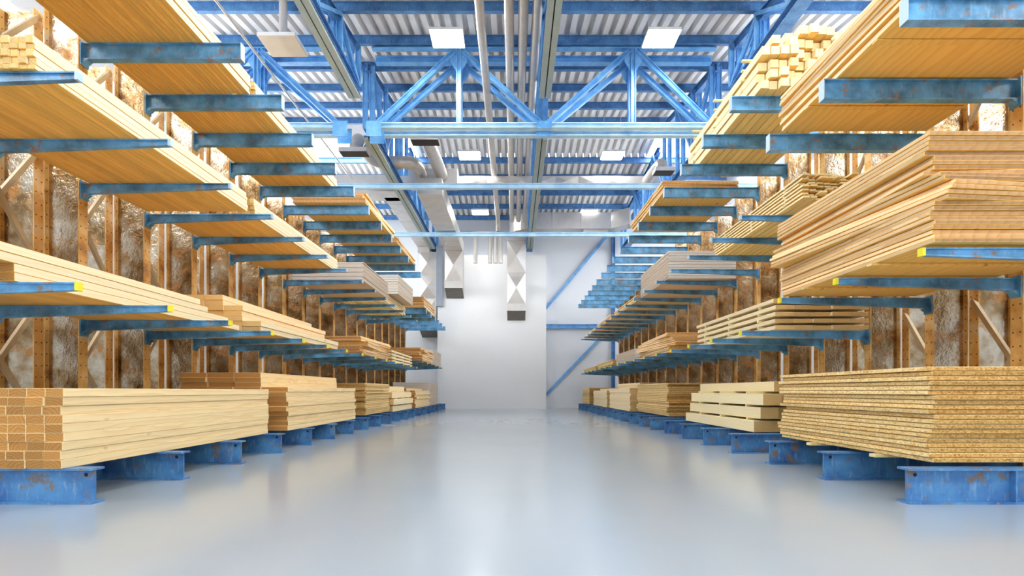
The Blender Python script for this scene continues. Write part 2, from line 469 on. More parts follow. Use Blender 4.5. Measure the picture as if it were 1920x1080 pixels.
# girders along the hall, with a grey-green cable tray under two of them
def girder(x, segs, label, width):
    t = empty('roof_girder', (x, segs[0][0], segs[0][2]))
    tag(t, label, 'roof girder', 'girders along the hall')
    oy, oz = segs[0][0], segs[0][2]
    for (ya, yb, za, zb) in segs:
        mb = MB(); mb.ibar((0, ya-oy, za-oz), (0, yb-oy, zb-oz), .40, .28, .03); mb.build('bottom_chord', M['dark_blue'], t)
        n = max(2, int(round((yb-ya)/2.08)))
        for i in range(n+1):
            y = ya + (yb-ya)*i/n; z = za + (zb-za)*i/n
            zt = roof_z(y) - .40
            if 33 < y < 35.2: continue
            for q in (-.13, .13):
                mb = MB(); mb.ibar((q, y-oy, z-oz+.14), (q, y-oy, zt-oz), .11, .18, .025, (1,0,0)); mb.build('post', M['steel_blue'], t)
            if i < n and not 24 < y < 25.5 and y < 31:
                y2 = ya + (yb-ya)*(i+1)/n; z2 = za + (zb-za)*(i+1)/n
                if i % 2 == 0: a, b = (0, y-oy, zt-oz-.1), (0, y2-oy, z2-oz+.16)
                else: a, b = (0, y-oy, z-oz+.16), (0, y2-oy, roof_z(y2)-.42-oz)
                for q in (-.13, .13):
                    mb = MB(); mb.ibar((q, a[1], a[2]), (q, b[1], b[2]), .11, .15, .02, (1,0,0)); mb.build('diagonal', M['steel_blue'], t)
    mb = MB()
    for (a, b) in ((segs[0][0], 18.35), (19.8, RIDGE-.1), (RIDGE+.15, segs[-1][1])):
        mb.ibar((0, a-oy, roof_z(a)-.50-oz), (0, b-oy, roof_z(b)-.50-oz), .20, .30, .03)
    mb.build('top_chord', M['dark_blue'], t)
    return t
SEG = [(12.4, 18.2, H+10.25, H+10.25), (20.0, 36.9, H+9.70, H+9.75)]
girder(XL, SEG, 'blue lattice girder running along the hall above the left-side rack edge', 1)
girder(1.05, SEG, 'blue lattice girder running along the hall over the middle of the aisle', 1)
girder(XR, SEG, 'blue lattice girder running along the hall above the right-side rack edge', 1)
for (x, nm) in ((XL, 'above the left-side rack'), (1.05, 'over the middle of the aisle')):
    for (ya, yb, z, wh) in ((12.4, 18.2, H+9.98, 'near the entrance end'), (20.0, 35.4, H+9.42, 'reaching the end wall')):
        mb = MB()
        mb.box(-.195, -.018, 0, yb-ya, 0, .09); mb.box(.018, .195, 0, yb-ya, 0, .09); mb.box(-.03, .03, 0, yb-ya, .05, .10, 1)
        o = mb.build('cable_tray', [M['tray'], M['black']], None, (x, ya, z))
        tag(o, 'long grey-green slotted cable tray %s, %s' % (nm, wh), 'cable tray', 'cable trays under the girders')
# trunking that drops from the tray down the partition
mb = MB(); mb.box(-.21, .21, -.2, 0, 0, 4.0)
tag(mb.build('wall_mounted_trunking', M['trunking'], None, (-4.93, PART_Y-.05, H+5.6)), 'grey-blue vertical trunking on white partition between two ducts', 'trunking')

# end wall steel: post, rail and two diagonals right of the partition
mb = MB(); mb.ibar((0,0,0), (0,0,13.125), .22, .24, .03, (1,0,0)); tag(mb.build('wall_post', M['dark_blue'], None, (6.93, 37.32, 0)), 'dark blue steel post against the end wall beside the right-side rack', 'post')
mb = MB(); mb.ibar((2.15,0,0), (6.8,0,0), .18, .30, .03); tag(mb.build('wall_rail', M['steel_blue'], None, (0, 37.34, H+4.52)), 'blue horizontal rail on the end wall between two diagonals', 'rail')
mb = MB(); mb.ibar((2.2,0,H+5.75), (6.55,0,H+10.9), .16, .24, .03, (0,1,0)); tag(mb.build('wall_mounted_brace', M['steel_blue'], None, (0, 37.36, 0)), 'blue diagonal brace high on the end wall above the rail', 'brace')
mb = MB(); mb.ibar((2.2,0,H-.3), (6.3,0,H+4.0), .16, .24, .03, (0,1,0)); tag(mb.build('wall_mounted_brace', M['steel_blue'], None, (0, 37.36, 0)), 'blue diagonal brace low on the end wall below the rail', 'brace')

# ------------------------------------------------------------------ racks
S0, Y0 = 1.53, 5.72
def yk(k): return Y0 + S0*k
FL = {-1: 7.09, 1: 6.83}       # front face of the column flanges, distance from the camera axis
TIP_T = {-1: 4.67, 1: 4.37}    # tapered arm tips
TIP_I = {-1: 4.47, 1: 4.18}    # deep arm tips
TIP_B = {-1: 4.46, 1: 4.17}    # base beam tips
LV = {}
def levels(s, k):
    """[(top of arm, deep section?)] for one upright"""
    special = (s == 1 and k <= 2) or (s == -1 and k >= 14)
    if special: return [(2.73, False), (5.41, True)]
    if s == -1: return [(2.36, False), (4.61, False), (6.90, True)]
    return [(2.36, False), (4.59, False), (6.87, True)]

def column_mesh(depth, dirx, name):
    """I-section upright, front flange at x = 0, running back along dirx"""
    mb = MB(); t = .018; hw = .09; hgt = 7.45
    def bx(a, b, y0, y1, mi):
        mb.box(min(a*dirx, b*dirx), max(a*dirx, b*dirx), y0, y1, 0, hgt, mi)
    bx(0, t, -hw, hw, 1)
    bx(t, depth-t, -.009, .009, 0)
    bx(depth-t, depth, -hw, hw, 1)
    return mb.mesh(name, [M['web'], M['flange']])
def base_mesh(length, dirx):
    mb = MB(); h = .378; t = .022; hw = .09
    def bx(a, b, y0, y1, z0, z1, mi=0): mb.box(min(a*dirx,b*dirx), max(a*dirx,b*dirx), y0, y1, z0, z1, mi)
    bx(0, length, -hw, hw, 0, t); bx(0, length, -hw, hw, h-t, h)
    bx(.03, length, -.011, .011, t, h-t)
    bx(length*.35, length*.35+.02, -hw+.005, hw-.005, t, h-t)
    n = 12; cx = .12*dirx; cz = h-.075
    for sgn in (-1, 1):
        ring = [(cx+.022*math.cos(2*PI*i/n), sgn*.0125, cz+.022*math.sin(2*PI*i/n)) for i in range(n)]
        mb.add(ring, [tuple(range(n)) if sgn < 0 else tuple(range(n))[::-1]], 1)
    return mb.mesh('base_beam', [M['base'], M['black']])
def arm_mesh(length, dirx, deep):
    """cantilever arm, root at x = 0 going towards the aisle (-dirx); top flange at z = 0"""
    mb = MB(); d = -dirx
    hr, ht = (.27, .27) if deep else (.175, .085)
    t = .016; hw = .06 if deep else .036
    def hx(x0, x1, y0, y1, za0, zb0, za1, zb1, mi=0):
        # za0..zb0 z-range at x0, za1..zb1 at x1
        a, b = x0*d, x1*d
        p = [(a,y0,za0),(b,y0,za1),(b,y1,za1),(a,y1,za0),(a,y0,zb0),(b,y0,zb1),(b,y1,zb1),(a,y1,zb0)]
        if d < 0: p = [p[1],p[0],p[3],p[2],p[5],p[4],p[7],p[6]]
        mb.hexa(p, mi)
    hx(0, length, -hw, hw, -t, 0, -t, 0)
    hx(0, length, -hw, hw, -hr, -hr+t, -ht, -ht+t)
    hx(0, length-.02, -.008, .008, -hr+t, -t, -ht+t, -t)
    hx(0, .022, -.085, .085, -hr-.09, .03, -hr-.09, .03)
    hx(.022, .10, -.06, .06, -hr-.07, -hr, -hr-.01, -hr)
    return mb.mesh('arm', [M['arm']])
_rm = {}
def cached(key, fn):
    if key not in _rm: _rm[key] = fn()
    return _rm[key]
def bar_mesh(a, b):
    mb = MB(); mb.bar(a, b, .078, .056, (1,0,0)); return mb.mesh('brace', [M['brace']])

for s in (-1, 1):
    for k in range(20):
        fx = FL[s]
        r = empty('rack_upright', (s*fx, yk(k), 0))
        tag(r, 'blue-armed cantilever upright on rusty steel column, %s from the front of the %s rack' % (ORD[k+1], SIDE[s]),
            'rack upright', '%s rack uprights' % SIDE[s])
        link('column', cached(('col', s), lambda: column_mesh(.575, s, 'column')), r)
        link('rear_column', cached(('col', s), None), r, (s*.735, 0, 0))
        bl = fx + .575 - TIP_B[s]
        link('base_beam', cached(('base', s), lambda: base_mesh(bl, s)), r, (s*(TIP_B[s]-fx), 0, 0))
        for (z, deep) in levels(s, k):
            tip = TIP_I[s] if deep else TIP_T[s]
            a = link('arm', cached(('arm', s, deep), lambda: arm_mesh(fx-tip-.002, s, deep)), r, (-s*.002, 0, z))
            low = z < 3
            def stop():
                mb = MB()
                if deep: mb.box(-.006, .006, -.06, .06, -.27, -.0005)
                else: mb.box(-.018, .018, -.037, .037, -.087, -.001)
                return mb.mesh('end_stop', [M['yellow'] if low else M['cap']])
            e = link('end_stop', cached(('stop', s, deep, low), stop), a, (-s*(fx-tip-.002), 0, 0))
            if low: e['label'] = 'yellow end stop'
        if k < 7:
            for zc in (1.6, 4.1, 6.45):
                for sg in (-1, 1):
                    hh = 1.08 if zc < 6 else .9
                    link('brace', cached(('brace', sg, hh), lambda: bar_mesh((0, .02, -sg*hh), (0, S0-.02, sg*hh))), r, (s*(.702 if sg > 0 else .608), 0, zc))

# ------------------------------------------------------------------ timber packs
def place(name, me, s, uc, yc, z, rz, label, cat, group):
    return tag(link(name, me, None, (s*uc, yc, z), rz), label, cat, group)

def pack(name, noun, cat, mats, s, u0, w, y0, y1, z0, rows, where, group, gap=.003, jx=.008, jy=.02, stick=0.0, word='row'):
    """rows: list of (height, first column, number of columns) from the bottom up; returns z of the top"""
    z = z0 + .001
    me_l = y1 - y0
    for ri, row in enumerate(rows):
        h, c0, nc = row[:3]
        dy0, dy1 = row[3] if len(row) > 3 else (0, 0)
        L = me_l - dy0 + dy1
        shift = random.uniform(-jx, jx)
        for c in range(c0, c0+nc):
            me = board_mesh(name, w, L, h-.0015, mats)
            uc = u0 + w/2 + c*(w+gap) + shift
            yc = (y0+dy0+y1+dy1)/2 + random.uniform(-jy, jy)
            lab = '%s, %s %s up, %s from the aisle, %s' % (noun, ORD[ri+1], word, ORD[c-c0+1], where)
            place(name, me, s, uc, yc, z, 0, lab, cat, group)
        z += h + (stick if ri < len(rows)-1 else 0)
    return z

def sticks(s, u0, wid, ys_, zs, h, where, group, over=.02, d=.06):
    """spacer sticks laid across a pack between its layers"""
    for zi, z in enumerate(zs):
        for yi, y in enumerate(ys_):
            me = board_mesh('spacer_stick', wid, d, h-.003, [M['stick']]*3, .003)
            place('spacer_stick', me, s, u0+wid/2-over-random.uniform(0, .03), y+random.uniform(-.03, .03), z+.0015, 0,
                  'pale spacer stick, %s gap up, %s along, in %s' % (ORD[zi+1], ORD[yi+1], where), 'spacer', group)

def sheets(name, noun, cat, mats, s, u0, wid, y0, y1, z0, n, th, where, group, rot=None, jx=.02, jy=.03, jr=.003, tidy=None):
    """a pile of sheets; rot(i) gives the turn of sheet i in radians"""
    z = z0 + .001
    L = y1 - y0
    me = board_mesh(name, wid, L, th-.005, mats, .006)
    for i in range(n):
        a = (rot(i) if rot else 0.0) + random.uniform(-jr, jr)
        dx, dy = (tidy(i) if tidy else (0, 0))
        lab = '%s, %s from the bottom of %s' % (noun, ORD[i+1], where)
        place(name, me, s, u0+wid/2+dx+random.uniform(-jx, jx), (y0+y1)/2+dy+random.uniform(-jy, jy), z, s*a, lab, cat, group)
        z += th
    return z

PINE = [M['pine'], M['pine_end'], M['pine']]
PALE = [M['pine_pale'], M['pine_pale_end'], M['pine_pale']]
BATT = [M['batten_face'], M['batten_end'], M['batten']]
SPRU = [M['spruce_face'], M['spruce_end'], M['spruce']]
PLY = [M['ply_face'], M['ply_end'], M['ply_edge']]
CHIP = [M['chip'], M['chip_end'], M['chip_edge']]
GYPS = [M['gyps_face'], M['gyps'], M['gyps_edge']]

BT = .379   # top of the base beams
# ---- left side, floor level
pack('pine_timber', 'pine beam', 'timber beam', PINE, -1, 4.77, .190, 5.62, 10.33, BT, [(.0945, 0, 6)]*9,
     'front floor pile of left-side rack', 'pine beams in the front floor pile, left-side rack', .003, .018, .012)
rows = [(.1, 0, 4)]*9 + [(.1, 1, 3)]*3
pack('wide_pine_board', 'wide pine board', 'timber board', PINE, -1, 4.67, .545, 11.0, 15.7, BT, rows,
     'second floor pile of left-side rack', 'wide pine boards in the second floor pile, left-side rack', .012, .02, .05)
sheets('chipboard_sheet', 'chipboard sheet', 'chipboard sheet', CHIP, -1, 4.80, 2.15, 17.2, 20.5, BT+.04, 18, .058,
       'third floor pile, left-side rack', 'chipboard in the third floor pile, left-side rack', jx=.04, jy=.08)
z = pack('thick_timber', 'thick pale beam', 'timber beam', PALE, -1, 4.75, .36, 20.95, 24.9, BT, [(.225, 0, 4)]*3 + [(.20, 1, 3)],
     'spaced floor pile of left-side rack', 'thick beams in the spaced floor pile, left-side rack', .02, .05, .12, .045)
sticks(-1, 4.78, 1.45, (21.6, 22.9, 24.2), [BT+.226, BT+.496, BT+.766], .045, 'left-side floor pile of thick beams', 'spacers in the thick beams, left-side rack')
pack('pine_timber', 'pine beam', 'timber beam', PINE, -1, 4.72, .38, 25.5, 29.8, BT, [(.105, 0, 3)]*8 + [(.105, 1, 2)],
     'fifth floor pile of left-side rack', 'pine beams in the fifth floor pile, left-side rack', .01, .04, .1)
sheets('plasterboard_sheet', 'cream plasterboard sheet', 'plasterboard', GYPS, -1, 4.78, 2.1, 30.3, 33.4, BT, 14, .094,
       'last floor pile, left-side rack', 'plasterboard in the last floor pile, left-side rack', jx=.01, jy=.01)

# ---- left side, first arms
A1 = 2.361
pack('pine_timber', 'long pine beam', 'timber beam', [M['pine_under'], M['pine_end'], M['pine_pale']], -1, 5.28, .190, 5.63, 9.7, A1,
     [(.095, 0, 9, (0, .55)), (.095, 0, 3, (0, .15)), (.095, 0, 3, (-2.4, -.5)), (.095, 0, 3, (-2.4, -.74))],
     'front pile on lowest left-side arms', 'pine beams on the lowest arms, front, left-side rack', .003, .006, .006)
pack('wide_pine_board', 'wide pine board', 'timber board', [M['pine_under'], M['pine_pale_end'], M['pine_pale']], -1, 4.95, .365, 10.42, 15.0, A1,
     [(.103, 0, 5), (.103, 0, 5), (.103, 1, 4), (.103, 1, 4), (.103, 1, 4), (.103, 2, 3), (.103, 2, 3)],
     'second pile on lowest left-side arms', 'wide boards on the lowest arms, left-side rack', .004, .012, .02)
def fan(*pairs):
    """turn in degrees by sheet number"""
    def f(i):
        for lim, deg in pairs:
            if i < lim: return math.radians(deg + random.uniform(-.5, .5))
        return 0.0
    return f
sheets('plywood_sheet', 'brown plywood sheet', 'plywood sheet', PLY, -1, 4.78, 2.05, 17.0, 20.3, A1, 11, .054,
       'turned pile on lowest left-side arms', 'turned plywood on the lowest arms, left-side rack', rot=fan((3, 0), (5, 4), (8, -3), (11, 3)))
pack('plank', 'pale plank', 'plank', PALE, -1, 4.85, .345, 21.2, 25.4, A1, [(.075, 0, 5)]*4,
     'spaced pile on lowest left-side arms', 'spaced planks on the lowest arms, left-side rack', .012, .03, .06, .055)
sticks(-1, 4.87, 1.72, (21.8, 23.3, 24.8), [A1+.076, A1+.206, A1+.336], .055, 'left-side spaced plank pile', 'spacers in the planks, left-side rack')
B1 = 2.731
sheets('plywood_sheet', 'brown plywood sheet', 'plywood sheet', PLY, -1, 4.62, 2.1, 26.9, 30.2, B1, 12, .055,
       'turned pile on lowest arms, far left-side bay', 'turned plywood on the lowest arms, far left-side bay', rot=fan((5, 0), (8, 4), (10, -3), (12, 3)))
sheets('plasterboard_sheet', 'cream plasterboard sheet', 'plasterboard', GYPS, -1, 4.72, 2.1, 31.0, 34.3, B1, 9, .095,
       'pile on lowest arms, far left-side bay', 'plasterboard on the lowest arms, far left-side bay', jx=.01, jy=.01)

# ---- left side, second arms: batten packs
A2 = 4.611
BROWS = [(.050, 0, 22), (.078, 0, 5), (.078, 0, 5), (.058, 0, 5), (.085, 0, 5)]
for (y0, y1, wh) in ((5.64, 10.14, 'front pack on middle left-side arms'), (10.42, 15.35, 'second pack on middle left-side arms')):
    pack('batten', 'softwood batten', 'batten', BATT, -1, 5.07, .081, y0, y1, A2, BROWS, wh, 'battens in the ' + wh, .006, .014, .02)
sheets('plasterboard_sheet', 'cream plasterboard sheet', 'plasterboard', GYPS, -1, 4.67, 2.2, 16.5, 19.75, A2, 14, .0415,
       'pile on middle left-side arms', 'plasterboard on the middle arms, left-side rack', jx=.012, jy=.012)
zt = pack('lath', 'thin pale lath', 'lath', SPRU, -1, 5.0, .14, 20.4, 24.5, A2, [(.036, 0, 10)] + [(.036, 0, 4)]*6,
     'spaced pack on middle left-side arms', 'laths on the middle arms, left-side rack', .03, .015, .06, .030)
sticks(-1, 5.02, 1.6, (21.0, 22.4, 23.9), [A2+.037+.066*i for i in range(6)], .030, 'left-side lath pack', 'spacers in the laths, left-side rack', d=.04)
sheets('plasterboard_sheet', 'cream plasterboard sheet', 'plasterboard', GYPS, -1, 4.60, 2.2, 21.2, 24.2, zt+.02, 8, .095,
       'pile lying on laths, left-side rack', 'plasterboard on the laths, left-side rack', jx=.012, jy=.012)
sheets('plywood_sheet', 'brown plywood sheet', 'plywood sheet', PLY, -1, 4.55, 2.1, 26.9, 30.3, 5.411, 10, .055,
       'pile on upper arms, far left-side bay', 'plywood on the upper arms, far left-side bay', rot=fan((6, 0), (8, 2), (10, 0)))

# ---- left side, third arms
A3 = 6.901
for (y0, y1, wh) in ((5.66, 10.26, 'front pack on top left-side arms'), (10.45, 15.30, 'second pack on top left-side arms')):
    pack('batten', 'softwood batten', 'batten', BATT, -1, 5.08, .081, y0, y1, A3, BROWS, wh, 'battens in the ' + wh, .006, .014, .02)
sheets('plywood_sheet', 'brown plywood sheet', 'plywood sheet', PLY, -1, 4.52, 2.2, 16.2, 20.0, A3, 6, .055,
       'third pile on top left-side arms', 'plywood on the top arms, third pile, left-side rack', rot=fan((3, 0), (5, 2.5), (6, -1)))
sheets('plywood_sheet', 'tan plywood sheet', 'plywood sheet', PLY, -1, 4.52, 2.2, 20.6, 24.4, A3, 5, .055,
       'fourth pile on top left-side arms', 'plywood on the top arms, fourth pile, left-side rack', rot=fan((2, 0), (4, -2.2), (5, 1)))

# ---- right side, floor level
sheets('chipboard_sheet', 'speckled chipboard sheet', 'chipboard sheet', CHIP, 1, 4.53, 2.2, 5.80, 9.05, BT+.042, 20, .0525,
       'front floor pile, right-side rack', 'chipboard in the front floor pile, right-side rack', jx=.045, jy=.04,
       rot=lambda i: random.uniform(-.006, .006), tidy=lambda i: ((.03, 0) if 6 <= i < 14 else (0, 0)))
for i, (u, y, wl) in enumerate(((4.60, 6.62, 2.0), (4.60, 8.05, 2.0))):
    me = board_mesh('bearer', wl, .11, .040, [M['stick']]*3)
    place('bearer', me, 1, u+wl/2-.16, y, BT+.0015, 0, 'pale wooden bearer under the front chipboard pile, %s floor beams' % ('between the first two' if i == 0 else 'beyond the second of the'), 'bearer', 'bearers under the front chipboard')
pack('thick_timber', 'thick pale beam', 'timber beam', [M['spruce'], M['pine_pale_end'], M['spruce']], 1, 4.80, .36, 10.5, 14.7, BT, [(.225, 0, 5)]*3 + [(.20, 1, 4)],
     'spaced floor pile of right-side rack', 'thick beams in the spaced floor pile, right-side rack', .02, .05, .14, .045)
sticks(1, 4.86, 1.85, (11.1, 12.5, 13.9), [BT+.226, BT+.496, BT+.766], .045, 'right-side floor pile of thick beams', 'spacers in the thick beams, right-side rack')
sheets('chipboard_sheet', 'chipboard sheet', 'chipboard sheet', CHIP, 1, 4.78, 1.95, 16.6, 20.7, BT+.03, 18, .058,
       'third floor pile, right-side rack', 'chipboard in the third floor pile, right-side rack', jx=.03, jy=.12)
pack('pine_timber', 'pine beam', 'timber beam', PALE, 1, 4.68, .38, 21.5, 26.1, BT, [(.105, 0, 3)]*9 + [(.105, 1, 2)]*2,
     'fourth floor pile of right-side rack', 'pine beams in the fourth floor pile, right-side rack', .01, .02, .05)
pack('pine_timber', 'pine beam', 'timber beam', PALE, 1, 4.64, .38, 26.7, 31.2, BT, [(.105, 0, 3)]*8 + [(.105, 1, 2)],
     'fifth floor pile of right-side rack', 'pine beams in the fifth floor pile, right-side rack', .01, .02, .05)
sheets('chipboard_sheet', 'chipboard sheet', 'chipboard sheet', CHIP, 1, 4.50, 2.2, 31.9, 35.0, BT+.03, 14, .07,
       'last floor pile, right-side rack', 'chipboard in the last floor pile, right-side rack', jx=.02, jy=.04)

# ---- right side, front bay with two deep arm levels
def rotB(i):
    if i < 9: return random.uniform(-.004, .004)
    if i < 11: return math.radians(5.6)
    if i < 13: return math.radians(6.6)
    if i < 15: return math.radians(3.6)
    if i < 16: return math.radians(-3.2)
    return math.radians(random.uniform(-.6, .6))
def tidyB(i):
    if i < 9: return (0, 0)
    if i < 15: return (-.06, 0)
    if i < 16: return (.02, .04)
    return (.02 if i < 19 else -.03, 0.03)
sheets('plywood_sheet', 'light brown plywood sheet', 'plywood sheet', PLY, 1, 4.42, 2.2, 5.62, 8.82, 2.761, 24, .0495,
       'big turned pile, front right-side bay', 'plywood in the big turned pile, front right-side bay', rot=rotB, tidy=tidyB, jx=.03, jy=.03)
for i, y in enumerate((6.55, 8.05)):
    me = board_mesh('bearer', 2.2, .10, .030, [M['ply_face'], M['ply_face'], M['stick']])
    place('bearer', me, 1, 4.36+1.1, y, 2.7305, 0, 'pale wooden bearer under the big turned plywood pile, %s' % ('before the second arm' if i == 0 else 'before the third arm'), 'bearer', 'bearers under the turned plywood')
sheets('plywood_sheet', 'orange plywood sheet', 'plywood sheet', PLY, 1, 4.36, 2.35, 5.60, 8.72, 5.431, 11, .0515,
       'pile on upper arms, front right-side bay', 'plywood on the upper arms, front right-side bay', rot=fan((4, 0), (6, 1.6), (8, -1), (11, 1)), jx=.03)
for i, y in enumerate((6.45, 7.95)):
    me = board_mesh('bearer', 2.3, .10, .020, [M['ply_face'], M['ply_face'], M['stick']])
    place('bearer', me, 1, 4.36+1.15, y, 5.4105, 0, 'pale wooden bearer under the upper orange plywood, %s' % ('before the second arm' if i == 0 else 'before the third arm'), 'bearer', 'bearers under the upper plywood')

# ---- right side, further bays
pack('plank', 'pale plank', 'plank', PALE, 1, 4.91, .345, 10.05, 14.3, A1, [(.075, 0, 5)]*5,
     'spaced pile on lowest right-side arms', 'spaced planks on the lowest arms, right-side rack', .010, .02, .04, .052)
sticks(1, 4.93, 1.72, (10.7, 12.2, 13.7), [A1+.076+.127*i for i in range(4)], .052, 'right-side spaced plank pile', 'spacers in the planks, right-side rack')
sheets('plywood_sheet', 'brown plywood sheet', 'plywood sheet', PLY, 1, 4.62, 2.0, 15.9, 19.6, A1, 11, .054,
       'turned pile on lowest right-side arms', 'turned plywood on the lowest arms, right-side rack', rot=fan((4, 0), (6, 5), (9, 3), (11, -2)))
sheets('plasterboard_sheet', 'cream plasterboard sheet', 'plasterboard', GYPS, 1, 4.6, 2.1, 20.4, 24.0, A1, 8, .058,
       'pile on lowest right-side arms', 'plasterboard on the lowest arms, right-side rack', jx=.01, jy=.01)
sheets('chipboard_sheet', 'chipboard sheet', 'chipboard sheet', CHIP, 1, 4.55, 2.1, 24.6, 29.0, A1, 5, .058,
       'low pile on lowest right-side arms', 'chipboard on the lowest arms, right-side rack', jx=.03, jy=.04)
sheets('chipboard_sheet', 'chipboard sheet', 'chipboard sheet', CHIP, 1, 4.52, 2.1, 29.6, 34.5, A1, 4, .058,
       'last pile on lowest right-side arms', 'chipboard in the last pile on the lowest arms, right-side rack', jx=.03, jy=.04)
A2R = 4.591
pack('lath', 'thin pale lath', 'lath', SPRU, 1, 5.06, .118, 9.38, 13.46, A2R, [(.036, 0, 12)]*7,
     'pack on middle right-side arms', 'laths on the middle arms, right-side rack', .022, .012, .10, .029)
sticks(1, 5.08, 1.6, (10.0, 11.4, 12.8), [A2R+.037+.065*i for i in range(6)], .029, 'right-side lath pack', 'spacers in the laths, right-side rack', d=.05)
sheets('plasterboard_sheet', 'cream plasterboard sheet', 'plasterboard', GYPS, 1, 4.64, 2.05, 16.07, 19.55, A2R, 18, .0465,
       'pile on middle right-side arms', 'plasterboard on the middle arms, right-side rack', jx=.008, jy=.012)
sheets('chipboard_sheet', 'chipboard sheet', 'chipboard sheet', CHIP, 1, 4.60, 2.1, 20.2, 24.5, A2R, 4, .055,
       'third pile on middle right-side arms', 'chipboard in the third pile on the middle arms, right-side rack', jx=.03, jy=.04)
sheets('plywood_sheet', 'brown plywood sheet', 'plywood sheet', PLY, 1, 4.56, 2.1, 25.1, 29.4, A2R, 4, .055,
       'fourth pile on middle right-side arms', 'plywood in the fourth pile on the middle arms, right-side rack', jx=.03, jy=.04)
sheets('plywood_sheet', 'brown plywood sheet', 'plywood sheet', PLY, 1, 4.52, 2.1, 30.0, 34.5, A2R, 3, .055,
       'last pile on middle right-side arms', 'plywood in the last pile on the middle arms, right-side rack', jx=.03, jy=.04)
A3R = 6.871
pack('squared_timber', 'squared pale timber', 'squared timber', SPRU, 1, 4.62, .154, 10.0, 14.1, A3R, [(.158, 0, 11), (.158, 0, 11), (.158, 0, 11), (.158, 0, 11), (.158, 1, 10), (.158, 3, 8)],
     'pile on top right-side arms', 'squared timbers on the top arms, right-side rack', .018, .012, .14, .037)
sticks(1, 4.60, 2.0, (10.75, 12.2, 13.6), [A3R+.159+.195*i for i in range(5)], .037, 'right-side squared timber pile', 'spacers in the squared timbers', d=.07)
sheets('plywood_sheet', 'brown plywood sheet', 'plywood sheet', PLY, 1, 4.25, 2.2, 15.3, 19.1, A3R, 6, .062,
       'turned pile on top right-side arms', 'turned plywood on the top arms, right-side rack', rot=fan((2, 0), (4, 2), (5, -2), (6, 1)), jx=.05)

# ------------------------------------------------------------------ ducts and pipes
def rect_duct(mb, a, b, w, h, mi=0):
    mb.bar(a, b, w, h, (0,0,1), mi)
def seams(mb, a, b, w, h, n, e=.012):
    a = Vector(a); b = Vector(b); d = (b-a)
    for i in range(n):
        c = a + d*((i+.5)/n); t = d.normalized()*.02
        mb.bar(c-t, c+t, w+2*e, h+2*e)

def drop(parent, x0, x1, yf, zt, zl, panels, yb=None):
    """duct going down the partition: crossed-broken front panels and a mitred dark outlet"""
    yb = yb or PART_Y - .03
    mb = MB(); hgt = (zt - zl)
    mb.box(x0, x1, yf+.05, yb, zl, zt)
    for i in range(panels):
        a = zl + .45 + (hgt-.45)*i/panels; b = zl + .45 + (hgt-.45)*(i+1)/panels
        cx, cz = (x0+x1)/2, (a+b)/2
        vs = [(x0,yf+.05,a),(x1,yf+.05,a),(x1,yf+.05,b),(x0,yf+.05,b),(cx,yf-.16,cz)]
        mb.add(vs, [(0,1,4),(1,2,4),(2,3,4),(3,0,4)])
        mb.box(x0-.015, x1+.015, yf+.02, yb, b-.03, b+.0)
    mb.build('drop', M['galv'], parent)
    mb = MB(); mb.box(x0-.02, x1+.02, yf, yb, zl, zl+.45)
    mb.add([(x0,yf,zl),(x1,yf,zl),(x1,yb,zl),(x0,yb,zl),(x0,yb,zl-.5),(x1,yb,zl-.5)], [(0,3,4),(1,5,2),(3,2,5,4)])
    mb.build('outlet_collar', M['galv'], parent)
    mb = MB(); mb.add([(x0,yf,zl-.002),(x1,yf,zl-.002),(x1,yb,zl-.5),(x0,yb,zl-.5)], [(0,3,2,1)])
    mb.build('outlet_grille', M['galv_brown'], parent)

YF = 34.4
# duct with the near outlet, left of the aisle
t = empty('air_duct', (0, 0, 0)); tag(t, 'galvanised rectangular air duct with crossed-panel drop, between trunking and pipes', 'air duct', 'galvanised air ducts under the roof')
zb = H+9.08
mb = MB(); rect_duct(mb, (-3.90, 24.6, zb+.37), (-3.90, PART_Y-.05, zb+.37), 1.14, .74); seams(mb, (-3.90, 24.6, zb+.37), (-3.90, 34.2, zb+.37), 1.14, .74, 8); mb.build('trunk', M['galv'], t)
drop(t, -4.48, -3.33, YF, zb, H+6.64, 1)
# parallel duct further left, dropping behind the rack
t = empty('air_duct', (0, 0, 0)); tag(t, 'galvanised rectangular air duct dropping behind the left-side rack end', 'air duct', 'galvanised air ducts under the roof')
zq = H+9.75
mb = MB(); rect_duct(mb, (-6.14, 26.9, zq+.45), (-6.14, 37.4, zq+.45), .84, .90); seams(mb, (-6.14, 27.2, zq+.45), (-6.14, 35.6, zq+.45), .84, .90, 6)
rect_duct(mb, (-9.8, 26.84, zq+.45), (-5.71, 26.84, zq+.45), 1.1, .90); mb.box(-6.53, -5.72, 36.1, 37.4, H+9.40, zq); mb.build('trunk', M['galv'], t)
drop(t, -6.44, -5.26, 36.05, H+9.40, H+4.25, 3, 37.4)

# cross duct behind the first tie beam with a plenum box
t = empty('air_duct', (0, 0, 0)); tag(t, 'long galvanised duct crossing the hall behind the first tie beam', 'air duct', 'galvanised air ducts under the roof')
mb = MB()
vz0, vz1 = H+9.88, H+10.38
mb.box(-6.9, 7.0, 25.75, 26.2, vz0, vz1)
x = -2.4
while x < 4.8:
    vs = [(x,25.75,vz0),(x+1.1,25.75,vz0),(x+1.1,25.75,vz1),(x,25.75,vz1),(x+.55,25.68,(vz0+vz1)/2)]
    mb.add(vs, [(0,1,4),(1,2,4),(2,3,4),(3,0,4)]); x += 1.1
mb.build('trunk', M['galv'], t)
mb = MB(); mb.box(-5.02, -2.70, 25.3, 26.22, H+9.86, H+10.55); mb.build('plenum_box', M['galv'], t)

